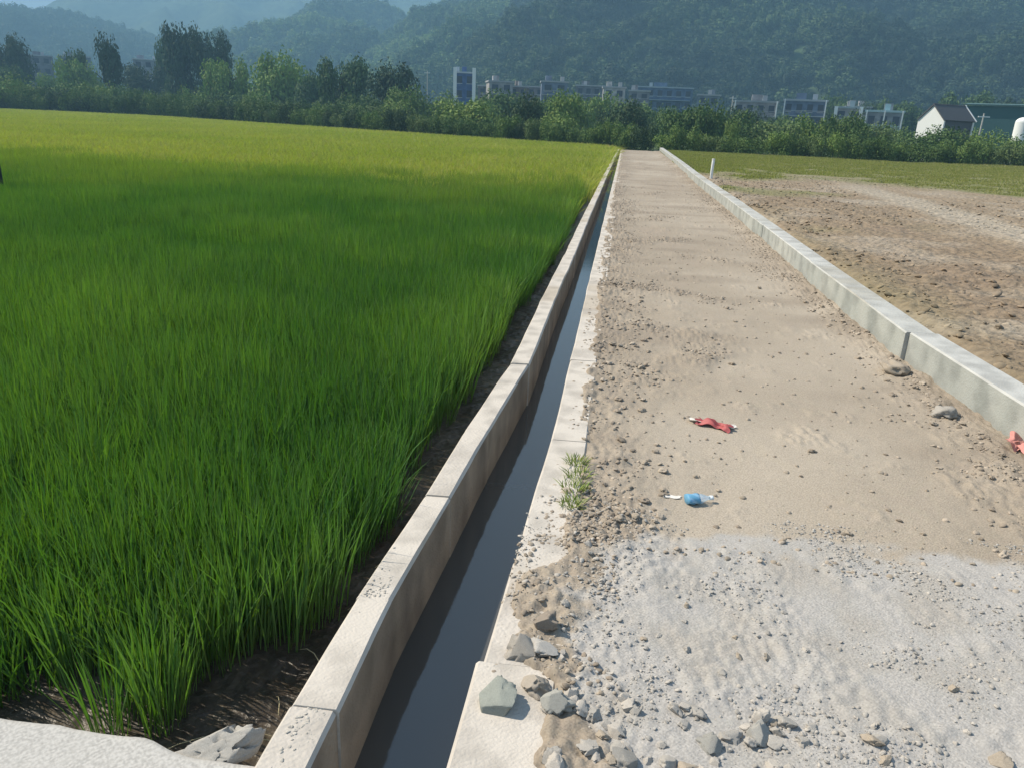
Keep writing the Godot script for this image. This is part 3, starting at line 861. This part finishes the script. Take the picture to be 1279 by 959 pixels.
	for k in 3: part("door", box_mesh(Vector3(2.4, 3.2, 0.12)), plain(lin(0.05, 0.10, 0.10), 0.7), o, Transform3D(Basis(), Vector3(-4.2 + 4.2 * k, 1.6, 3.03)))
	# white tank at the right edge
	o = thing("water_tank", "white domed tank at the right edge beyond the hedge", "tank", Vector3(43.6, -0.7, -95.6))
	var cy := CylinderMesh.new()
	cy.top_radius = 0.85; cy.bottom_radius = 0.85; cy.height = 3.4
	part("tank_body", cy, M.white, o, Transform3D(Basis(), Vector3(0, 2.9, 0)))
	var dome := SphereMesh.new()
	dome.radius = 0.84; dome.height = 1.1; dome.is_hemisphere = false
	part("dome", dome, M.white, o, Transform3D(Basis(), Vector3(0, 4.6, 0)))
	part("stand", box_mesh(Vector3(1.5, 1.2, 1.5)), M.kerb_b, o, Transform3D(Basis(), Vector3(0, 0.6, 0)))
	# poles of the village
	for p in [["slim pale pole beside the barn", 42.3, -103.0, 5.6], ["thin pale utility pole above the left shrubs", -52.0, -170.0, 10.5], ["thin pale utility pole near the blue-fronted house", -44.5, -175.0, 12.0], ["thin pale pole left of the balcony houses", 20.5, -165.0, 8.8]]:
		var u := thing("utility_pole", p[0], "pole", Vector3(p[1], -0.7, p[2]))
		part("pole", tube(PackedVector3Array([Vector3.ZERO, Vector3(0, p[3] * 0.5, 0), Vector3(0, p[3], 0)]), PackedFloat32Array([0.13, 0.11, 0.08]), 8), M.kerb_b, u)
		part("crossarm", box_mesh(Vector3(1.3, 0.12, 0.12)), M.white, u, Transform3D(Basis(), Vector3(0, p[3] - 0.4, 0.14)))

# ---------------------------------------------------------------- rice
func tuft(seed_: int, blades: int, radius: float, hgt: float, width: float, segs := 3, spread := 1.0) -> ArrayMesh:
	var r := RandomNumberGenerator.new()
	r.seed = seed_
	var v := PackedVector3Array(); var c := PackedColorArray(); var idx := PackedInt32Array()
	for k in blades:
		var a := r.randf() * TAU
		var base := Vector3(cos(a), 0, sin(a)) * radius * sqrt(r.randf())
		var lean := r.randf_range(0.0, 0.20) * spread
		var dirv := Vector3(cos(a + r.randfn() * 0.7), 0, sin(a + r.randfn() * 0.7))
		var l := hgt * r.randf_range(0.62, 1.08)
		var droop := pow(r.randf(), 2.0) * 0.16 * spread
		var ta := r.randf() * TAU
		var side := Vector3(cos(ta), 0, sin(ta))
		var q := r.randf_range(0.65, 1.45)
		var yel := r.randf_range(0.8, 1.25)
		var cc := Color(q * yel, q, q * r.randf_range(0.6, 1.3))
		if r.randf() < 0.035: cc = Color(3.2, 1.9, 3.2)
		var b := v.size()
		for s in segs:
			var t := s / float(segs)
			var p := base + dirv * l * (lean * t + droop * t * t * t) + Vector3.UP * l * t * (1.0 - 0.25 * droop * t)
			var w := width * (0.7 + 0.5 * sin(t * PI)) * r.randf_range(0.9, 1.1)
			v.append(p - side * w * 0.5); v.append(p + side * w * 0.5)
			c.append(cc); c.append(cc)
		v.append(base + dirv * l * (lean + droop) + Vector3.UP * l * (1.0 - 0.25 * droop))
		c.append(cc)
		for s in segs - 1: idx.append_array([b + s * 2, b + s * 2 + 1, b + s * 2 + 2, b + s * 2 + 1, b + s * 2 + 3, b + s * 2 + 2])
		idx.append_array([b + segs * 2 - 2, b + segs * 2 - 1, b + segs * 2])
	return array_mesh(v, idx, null, c)

func rice_edge(z: float) -> float:
	return -1.22 - 0.09 * n_mid.get_noise_2d(z * 8.0, 20.0) - 0.06 * n_hi.get_noise_2d(z * 2.0, 20.0) - 0.38 * smoothstep(-2.7, -2.2, z) + 0.06 * smoothstep(-4.0, -9.0, z)

func build_rice():
	# near plot: deep green
	var near := []; var far := []
	for k in 6: near.append([tuft(500 + k, 46, 0.08, 0.60, 0.0052, 4, 0.8 + 0.12 * k), [], []])
	for k in 4: far.append([tuft(520 + k, 40, 0.24, 0.56, 0.017, 4, 3.0), [], []])
	var z := -1.84
	while z > -31.0:
		var st := 0.105 + 0.0022 * (-z)
		var x := rice_edge(z) - rng.randf() * 0.06
		var reach := z * 1.05 - 2.4
		while x > reach:
			var p := Vector3(x + rng.randfn() * 0.03, 0, z + rng.randfn() * 0.035)
			p.y = mud_y(p.x, p.z) - 0.02
			var front := -2.06 - 0.10 * n_mid.get_noise_2d(p.x * 14.0, 7.0) + 0.20 * smoothstep(-1.62, -1.85, p.x) 
			var bare := n_mid.get_noise_2d(p.x * 8.0, p.z * 8.0) < -0.33 and p.z > -3.0
			var keep := p.z < front and not bare
			if rng.randf() < smoothstep(-18.0, -29.0, p.z - 6.0 * n_lo.get_noise_2d(p.x * 6.0, 4.0)): keep = false
			if keep:
				var g := n_lo.get_noise_2d(p.x * 14.0, p.z * 14.0)
				var h := 0.96 + 0.24 * g + rng.randf_range(-0.2, 0.17)
				if p.z > -2.9: h *= 0.62 + 0.38 * clampf((-p.z - 1.85) / 0.9, 0, 1)
				var s := 1.0 + 0.02 * (-p.z)
				var n: Array = near[rng.randi() % near.size()]
				n[1].append(spin(p, Vector3(s, h, s), 0.08))
				var c := Color(0.092, 0.195, 0.06).lerp(Color(0.165, 0.275, 0.08), clampf(0.45 + g * 1.3 + rng.randf_range(-0.5, 0.5), 0, 1))
				c = c.lerp(Color(0.085, 0.18, 0.065), clampf(n_mid.get_noise_2d(p.x * 3.0, p.z * 3.0), 0, 0.8))
				c = c.lerp(Color(0.33, 0.37, 0.095), clampf((-p.z - 17.0) / 12.0 + 0.5 * n_lo.get_noise_2d(p.x * 5.0, p.z * 5.0) + rng.randf_range(-0.15, 0.15), 0, 0.6))
				n[2].append(c)
			x -= st * rng.randf_range(0.8, 1.2)
		z -= st
	for n in near: scatter("rice_plants", n[0], M.rice, n[1], n[2], "deep green young rice standing in the near paddy", "rice")
	# far plot: yellower
	z = -15.0
	while z > -140.0:
		var st := 0.28 + 0.0052 * (-z - 15.0)
		var x := -1.2
		var reach := z * 1.02 - 6.0
		while x > reach:
			var p := Vector3(x + rng.randfn() * 0.1, 0, z + rng.randfn() * 0.1)
			x -= st * rng.randf_range(0.75, 1.25)
			if p.z < far_z(p.x) + 0.5: continue
			p.y = -0.27
			if rng.randf() > smoothstep(-18.0, -29.0, p.z - 6.0 * n_lo.get_noise_2d(p.x * 6.0, 4.0)): continue
			var s := st / 0.28
			var n: Array = far[rng.randi() % far.size()]
			var hh := rng.randf_range(0.85, 1.05)
			n[1].append(spin(p, Vector3(s, hh, s), 0.04))
			var g := n_lo.get_noise_2d(p.x * 3.0, p.z * 3.0)
			var c := Color(0.355, 0.385, 0.105).lerp(Color(0.43, 0.425, 0.135), clampf(0.5 + g + rng.randf_range(-0.3, 0.3), 0, 1))
			c = c.lerp(Color(0.22, 0.32, 0.06), clampf(0.8 - (-p.z - 21.0) / 9.0 + 0.9 * n_lo.get_noise_2d(p.x * 5.0, p.z * 5.0), 0, 0.9) * clampf((-p.x - 5.0) / 9.0, 0, 1))
			n[2].append(c)
		z -= st
	for n in far: scatter("ripening_rice", n[0], M.rice, n[1], n[2], "yellow-green rice of the farther paddy plot", "rice")
	# short grass on the far part of the bare field and beside the kerb
	var gr := [tuft(541, 22, 0.2, 0.10, 0.012, 2), [], []]
	for k in 26000:
		var gz := -8.0 - 58.0 * sqrt(rng.randf())
		var gx := 3.05 + (45.0 + -gz * 0.3) * pow(rng.randf(), 1.6)
		if gz < far_z(gx): continue
		var c := right_colour(gx, gz, 0)
		if c.g < c.r * 0.98: continue
		var s := 0.8 + 0.02 * -gz
		gr[1].append(spin(Vector3(gx, right_y(gx, gz) - 0.01, gz), Vector3(s, rng.randf_range(0.5, 1.1), s), 0.1))
		gr[2].append(Color(0.25, 0.255, 0.10).lerp(Color(0.36, 0.33, 0.16), rng.randf()))
	scatter("short_grass", gr[0], M.rice, gr[1], gr[2], "short pale grass on the far part of the bare field", "grass")

# ---------------------------------------------------------------- stones and clods
func build_stones():
	var tan := Color(0.37, 0.315, 0.25); var pale := Color(0.45, 0.415, 0.37); var greyc := Color(0.39, 0.365, 0.33); var brown := Color(0.30, 0.25, 0.198)
	var big := []
	for k in 6: big.append(lump(700 + k, 3, 0.42, 0.72, Color.WHITE, 0.12, 0.95))
	var clods := []
	for k in 5: clods.append(lump(720 + k, 2, 0.55, 0.6, Color.WHITE, 0.12, 0.3))
	var small := []
	for k in 4: small.append(lump(740 + k, 1, 0.4, 0.65, Color.WHITE, 0.1, 0.7))
	var stone_mats := {}
	var mat_of := func(c: Color) -> Material:
		if not stone_mats.has(c):
			var m: StandardMaterial3D = M.stone.duplicate()
			m.albedo_color = c.linear_to_srgb()
			stone_mats[c] = m
		return stone_mats[c]
	# stones that stand out, by the channel: x, z, half width
	var S := [["large grey-green stone on the concrete edge nearest the channel", -0.29, -2.17, 0.078, Color(0.30, 0.315, 0.28)], ["smooth grey stone right of the grey-green stone", -0.085, -2.17, 0.055, Color(0.34, 0.335, 0.305)], ["blocky pale stone behind the grey-green stone by the channel", -0.225, -2.44, 0.062, Color(0.36, 0.33, 0.29)], ["upright pale stone touching the blocky pale stone", -0.145, -2.45, 0.055, Color(0.42, 0.40, 0.37)],
		["flat tan stone between the blocky and grey-green stones", -0.17, -2.27, 0.06, Color(0.36, 0.32, 0.27)], ["thin brown slab of stone behind the blocky pale stone", -0.17, -2.6, 0.055, Color(0.27, 0.23, 0.19)], ["dark wedge-shaped stone at the bottom edge's middle", 0.17, -1.95, 0.05, Color(0.3, 0.285, 0.26)], ["square-faced grey stone in the gravel, bottom middle", 0.63, -2.16, 0.05, Color(0.34, 0.33, 0.305)],
		["round dark stone left of the square-faced stone", 0.46, -2.08, 0.042, Color(0.28, 0.275, 0.255)], ["pale round stone lowest in the gravel", 0.53, -1.9, 0.05, Color(0.44, 0.43, 0.4)], ["weathered grey lump at the foot of the kerb", 2.56, -5.72, 0.085, Color(0.36, 0.335, 0.3)], ["earthy clump against the kerb, beyond the grey lump", 2.52, -6.75, 0.11, Color(0.36, 0.31, 0.25)]]
	for i in S.size():
		var s: Array = S[i]
		var y := maxf(path_y(s[1], s[2]), 0.012)
		single("stone", big[i % 6] if i < 10 else clods[i % 5], mat_of.call(s[4]), s[0], "stone", spin(Vector3(s[1], y + s[3] * 0.22, s[2]), Vector3(s[3] * 1.15, s[3] * rng.randf_range(0.95, 1.15), s[3]), 0.2))
	# many stones of the gravel
	var made := 0
	while made < 150:
		var x := rng.randf_range(-0.05, 1.9) if rng.randf() < 0.6 else rng.randf_range(-0.2, 0.8)
		var z := rng.randf_range(-1.65, -2.25) if rng.randf() < 0.78 else rng.randf_range(-2.2, -3.3)
		if x > 0.9 and rng.randf() < 0.5: continue
		var r := rng.randf_range(0.014, 0.036) * (1.2 if z > -2.25 else 0.75)
		var y := maxf(path_y(x, z), 0.010 if x < -0.2 else -1.0)
		var c: Color = [pale, tan, greyc, pale, Color(0.36, 0.34, 0.31)][rng.randi() % 5]
		single("gravel_stone", big[rng.randi() % 6], mat_of.call(c), "small loose stone among the grey gravel at the track's near end", "stone", spin(Vector3(x, y + r * 0.06, z), Vector3(r, r * rng.randf_range(0.7, 1.1), r * rng.randf_range(0.7, 1.0)), 0.5), "loose stones of the near gravel")
		made += 1
	made = 0
	while made < 150:
		var z := -3.5 - 7.0 * pow(rng.randf(), 1.4)
		var pick := rng.randf()
		var x := rng.randf_range(-0.2, 0.42) if pick < 0.55 else (rng.randf_range(2.3, 2.68) if pick < 0.8 else rng.randf_range(0.3, 2.4))
		var r := rng.randf_range(0.016, 0.038) * (1.0 if pick < 0.8 else 0.8)
		var c: Color = [tan, brown, Color(0.43, 0.37, 0.3), Color(0.36, 0.3, 0.235)][rng.randi() % 4]
		single("earth_clod", clods[rng.randi() % 5], mat_of.call(c), "small clod of dry tan earth lying loose on the dirt track", "clod", spin(Vector3(x, maxf(path_y(x, z), 0.004) + r * 0.15, z), Vector3(r, r * rng.randf_range(0.7, 1.0), r * rng.randf_range(0.7, 1.0)), 0.4), "loose clods on the dirt track")
		made += 1
	# the rest, too small to pick apart
	for k in 4:
		var xf := []; var cl := []
		for i in 9000:
			var z := -1.3 - 2.5 * rng.randf()
			var x := rng.randf_range(-0.36, 2.7)
			if x < -0.1 and rng.randf() < 0.5: continue
			if rng.randf() > 0.25 + 1.6 * n_mid.get_noise_2d(x * 26.0, z * 26.0): continue
			var r := 0.0025 + 0.010 * pow(rng.randf(), 4.0)
			xf.append(spin(Vector3(x, maxf(path_y(x, z), 0.008 if x < -0.22 else -1.0) + r * 0.2, z), Vector3(r, r * 0.8, r), 0.5))
			var c: Color = [pale, pale, greyc, Color(0.4, 0.385, 0.36)][rng.randi() % 4]
			cl.append(c * rng.randf_range(0.8, 1.15))
		scatter("gravel", small[k], M.stone, xf, cl, "fine grey gravel and grit strewn over the track's near end", "gravel")
	for k in 4:
		var xf := []; var cl := []
		for i in 14000:
			var z := -3.3 - 24.0 * pow(rng.randf(), 1.7)
			var x := rng.randf_range(-0.25, 2.68)
			if rng.randf() > 0.03 + clod_mask(x, z) * clampf(0.5 + 1.6 * n_mid.get_noise_2d(x * 20.0, z * 20.0 + 60.0), 0, 1): continue
			var r := 0.004 + 0.017 * pow(rng.randf(), 2.6)
			xf.append(spin(Vector3(x, maxf(path_y(x, z), 0.0) + r * 0.1, z), Vector3(r, r * 0.8, r), 0.5))
			var c: Color = [tan, brown, Color(0.42, 0.355, 0.285)][rng.randi() % 3]
			cl.append(c * rng.randf_range(0.8, 1.15))
		scatter("earth_crumbs", small[k], M.stone, xf, cl, "crumbs of dry earth scattered over the dirt track", "earth")
	var sx := []; var sc := []
	for i in 2600:
		var z := rng.randf_range(-2.25, -3.4)
		var x := -0.36 + 0.5 * rng.randf()
		if rng.randf() > 0.5 + 1.4 * n_mid.get_noise_2d(x * 26.0, z * 26.0 + 20.0): continue
		var r := 0.003 + 0.014 * pow(rng.randf(), 3.0)
		sx.append(spin(Vector3(x, maxf(path_y(x, z), 0.006) + r * 0.15, z), Vector3(r, r * 0.8, r), 0.5))
		sc.append([tan, brown, pale][rng.randi() % 3] * rng.randf_range(0.85, 1.15))
	scatter("spilled_earth", small[1], M.stone, sx, sc, "crumbled earth spilled over the channel's concrete lip", "earth")
	for k in 2:
		var xf := []; var cl := []
		for i in 5500:
			var z := -2.0 - 34.0 * pow(rng.randf(), 1.3)
			var x := 3.0 + 14.0 * pow(rng.randf(), 1.4)
			if n_lo.get_noise_2d(x * 6.0, z * 6.0) < -0.15: continue
			var c0 := right_colour(x, z, 0)
			if c0.g > c0.r: continue
			var r := 0.012 + 0.05 * pow(rng.randf(), 3.0)
			xf.append(spin(Vector3(x, right_y(x, z) + r * 0.1, z), Vector3(r, r * 0.7, r), 0.5))
			cl.append(c0 * rng.randf_range(0.8, 1.3))
		scatter("field_clods", small[k], M.stone, xf, cl, "clods of turned brown earth strewn over the bare field", "earth")
	# crumbs of mortar and grit on the wall tops
	var wx := []; var wc := []
	for i in 260:
		var zc: float = [-2.55, -2.6, -2.0, -1.88][rng.randi() % 4]
		var z := zc + rng.randfn() * 0.09
		var x := -0.878 + rng.randf_range(-0.045, 0.05)
		var r := 0.003 + 0.006 * rng.randf()
		wx.append(spin(Vector3(x, 0.098 + r * 0.2, z), Vector3(r, r * 0.7, r), 0.5))
		wc.append(Color(0.5, 0.47, 0.42) * rng.randf_range(0.8, 1.1))
	scatter("mortar_crumbs", small[0], M.stone, wx, wc, "grey mortar crumbs on top of the channel wall", "rubble")
	single("concrete_lump", lump(779, 4, 0.75, 0.6, Color.WHITE, 0.25, 0.9), mat_of.call(Color(0.40, 0.38, 0.345)), "ragged lump of pale concrete between the apron and the channel wall", "rubble", Transform3D(Basis(Vector3.UP, 0.3).scaled_local(Vector3(0.15, 0.09, 0.08)), Vector3(-1.15, -0.005, -1.80)))

# ---------------------------------------------------------------- small things
func crumple(w: float, d: float, n: int, sd: int, lift: float, bend: float) -> ArrayMesh:
	var noi := FastNoiseLite.new()
	noi.seed = sd
	noi.frequency = 1.0
	noi.fractal_octaves = 2
	var top := PackedVector3Array(); var idx := PackedInt32Array()
	for side in 2:
		for j in n + 1:
			for i in n + 1:
				var u := i / float(n) - 0.5; var q := j / float(n) - 0.5
				var y := lift * (0.55 + noi.get_noise_2d(u * w * 6.0, q * d * 6.0) * 1.2) * (1.0 - 1.2 * q * q)
				top.append(Vector3(u * w + noi.get_noise_2d(q * 2.0, 7.0) * 0.3 * minf(w, d), maxf(y, 0.001) - (0.002 if side else 0.0), q * d + bend * u * u + noi.get_noise_2d(u * 2.0, 3.0) * 0.3 * minf(w, d)))
	var w1 := n + 1; var off := w1 * w1
	for j in n:
		for i in n:
			var a := j * w1 + i
			idx.append_array([a, a + 1, a + w1, a + 1, a + w1 + 1, a + w1])
			idx.append_array([off + a, off + a + w1, off + a + 1, off + a + 1, off + a + w1, off + a + w1 + 1])
	for i in n:
		for e in [[i, i + 1], [n * w1 + i + 1, n * w1 + i], [(i + 1) * w1, i * w1], [i * w1 + n, (i + 1) * w1 + n]]:
			idx.append_array([e[0], off + e[0], e[1], e[1], off + e[0], off + e[1]])
	return array_mesh(top, idx, smooth_normals(top, idx))

func build_small_things():
	# red and white wrapper
	var red := plain(lin(0.38, 0.10, 0.10), 0.55)
	var white := plain(lin(0.72, 0.68, 0.62), 0.45)
	var o := thing("wrapper", "crumpled red and white plastic wrapper lying on the dirt track", "wrapper", Vector3(0.80, path_y(0.8, -5.14) + 0.006, -5.14), -0.45)
	part("red_film", crumple(0.25, 0.10, 18, 51, 0.04, 0.12), red, o)
	part("white_end", crumple(0.09, 0.07, 12, 52, 0.03, 0.0), white, o, Transform3D(Basis(Vector3.UP, 0.6), Vector3(-0.14, 0.002, 0.02)))
	part("white_flap", crumple(0.08, 0.03, 10, 53, 0.03, 0.0), white, o, Transform3D(Basis(Vector3.UP, 0.9), Vector3(0.11, 0.004, -0.02)))
	o = thing("plastic_bag", "pinkish red plastic bag against the kerb at the right edge", "bag", Vector3(2.80, path_y(2.7, -5.1), -5.12), 1.2)
	part("film", crumple(0.22, 0.12, 20, 55, 0.07, 0.0), plain(lin(0.50, 0.22, 0.19), 0.5), o)
	part("handle", crumple(0.12, 0.05, 10, 56, 0.06, 0.0), plain(lin(0.50, 0.22, 0.19), 0.5), o, Transform3D(Basis(Vector3.UP, 0.5), Vector3(-0.12, 0.01, 0.03)))
	# crushed bottle
	var clear := plain(Color(0.75, 0.9, 1.0, 0.28), 0.08)
	clear.transparency = BaseMaterial3D.TRANSPARENCY_ALPHA
	clear.metallic_specular = 0.5
	o = thing("plastic_bottle", "small crushed plastic bottle with a blue label on the dirt track", "bottle", Vector3(0.55, path_y(0.55, -3.91) + 0.026, -3.91), 0.35)
	o.rotation.x = 0.0
	var prof := func(n: int, x0: float, x1: float, rr: Callable) -> ArrayMesh:
		var v := PackedVector3Array(); var idx := PackedInt32Array()
		for i in n + 1:
			var t := i / float(n)
			for k in 20:
				var a := TAU * k / 20.0
				var r: float = rr.call(t) * (1.0 + 0.10 * sin(a * 3.0 + t * 9.0))
				v.append(Vector3(lerpf(x0, x1, t), sin(a) * r * 0.82, cos(a) * r * 1.1))
		for i in n:
			for k in 20:
				var a := i * 20 + k; var b := i * 20 + (k + 1) % 20
				idx.append_array([a, b, a + 20, b, b + 20, a + 20])
		for e in [0, n]:
			v.append(Vector3(x0 if e == 0 else x1, 0, 0))
			for k in 20: idx.append_array([v.size() - 1, e * 20 + (k + 1) % 20, e * 20 + k] if e == 0 else [v.size() - 1, e * 20 + k, e * 20 + (k + 1) % 20])
		return array_mesh(v, idx, smooth_normals(v, idx))
	part("body", prof.call(14, -0.04, 0.10, func(t): return 0.031 * (1.0 - 0.62 * smoothstep(0.6, 0.95, t))), clear, o)
	part("label", prof.call(6, -0.042, 0.03, func(_t): return 0.0325), plain(lin(0.12, 0.30, 0.46), 0.4), o)
	part("cap", prof.call(3, 0.10, 0.118, func(_t): return 0.014), plain(lin(0.7, 0.75, 0.78), 0.4), o)
	single("paper_strip", crumple(0.10, 0.028, 12, 58, 0.008, 0.0), white, "narrow white paper strip left of the blue-labelled bottle", "paper", Transform3D(Basis(Vector3.UP, 0.08), Vector3(0.435, path_y(0.43, -3.95) + 0.004, -3.95)))
	# weeds at the concrete's edge
	var wm := leafy(lin(0.27, 0.32, 0.10), Color(0.4, 0.5, 0.15))
	var wn := 0
	for w in [[-0.125, -3.72, 0.8], [-0.12, -3.9, 1.0], [-0.11, -4.08, 0.9], [-0.13, -4.26, 0.8]]:
		wn += 1
		var wo := thing("weed", "pale green weed rooted at the channel's concrete edge, %s nearest" % ordinal(wn), "weed", Vector3(w[0], 0.0, w[1]), rng.randf() * TAU, "weeds along the channel edge")
		part("leaves", tuft(600 + wn, 70, 0.075 * w[2], 0.062, 0.005, 4, 5.0), wm, wo)
		part("stems", tuft(620 + wn, 16, 0.04 * w[2], 0.065, 0.003, 4, 4.0), wm, wo)
	# white marker pipe beyond the kerb
	o = thing("marker_post", "short white pipe standing just beyond the kerb", "post", Vector3(3.5, 0.0, -31.8))
	part("pipe", tube(PackedVector3Array([Vector3.ZERO, Vector3(0, 0.4, 0), Vector3(0.01, 0.8, 0)]), PackedFloat32Array([0.055, 0.055, 0.055]), 12), M.white, o)
	part("cap", tube(PackedVector3Array([Vector3(0.01, 0.8, 0), Vector3(0.01, 0.84, 0)]), PackedFloat32Array([0.062, 0.06]), 12), M.white, o)
	# dark post at the picture's left edge
	o = thing("field_post", "dark post in the rice cut off by the left edge", "post", Vector3(-13.68, -0.3, -15.5))
	part("post", tube(PackedVector3Array([Vector3.ZERO, Vector3(0.005, 0.9, 0), Vector3(0.0, 1.95, 0)]), PackedFloat32Array([0.05, 0.05, 0.045]), 8), plain(lin(0.02, 0.025, 0.035), 0.7), o)
	# dry straws on the mud and the apron
	var stn := [[-1.52, -1.93, 0.7, 0.28], [-1.38, -1.98, 0.5, 0.3], [-1.30, -1.90, -0.3, 0.22], [-1.62, -1.86, 1.2, 0.18], [-1.24, -2.05, 0.2, 0.2], [-1.45, -1.88, 0.9, 0.24], [-1.15, -2.2, 1.9, 0.14], [-1.12, -2.9, 0.4, 0.2], [-1.1, -3.25, 0.9, 0.16], [-1.85, -1.9, 0.3, 0.2], [-1.1, -2.5, 2.4, 0.15]]
	for i in stn.size():
		var s: Array = stn[i]
		var a: Vector3 = Vector3(s[0], mud_y(s[0], s[1]) + 0.012, s[1])
		var d: Vector3 = Vector3(cos(s[2]), 0, -sin(s[2])) * s[3]
		var rise := 0.06 if i % 2 else 0.02
		var p := PackedVector3Array([a, a + d * 0.35 + Vector3(0, rise * 0.7, 0), a + d * 0.7 + Vector3(0, rise, 0.02), a + d + Vector3(0, rise * 0.5, 0.05)])
		single("dry_straw", tube(p, PackedFloat32Array([0.0022, 0.002, 0.0016, 0.0008]), 5), M.straw, "bent dry straw on the mud by the channel wall, %s counted from the apron" % ordinal(i + 1), "straw", Transform3D.IDENTITY, "dry straws on the mud")
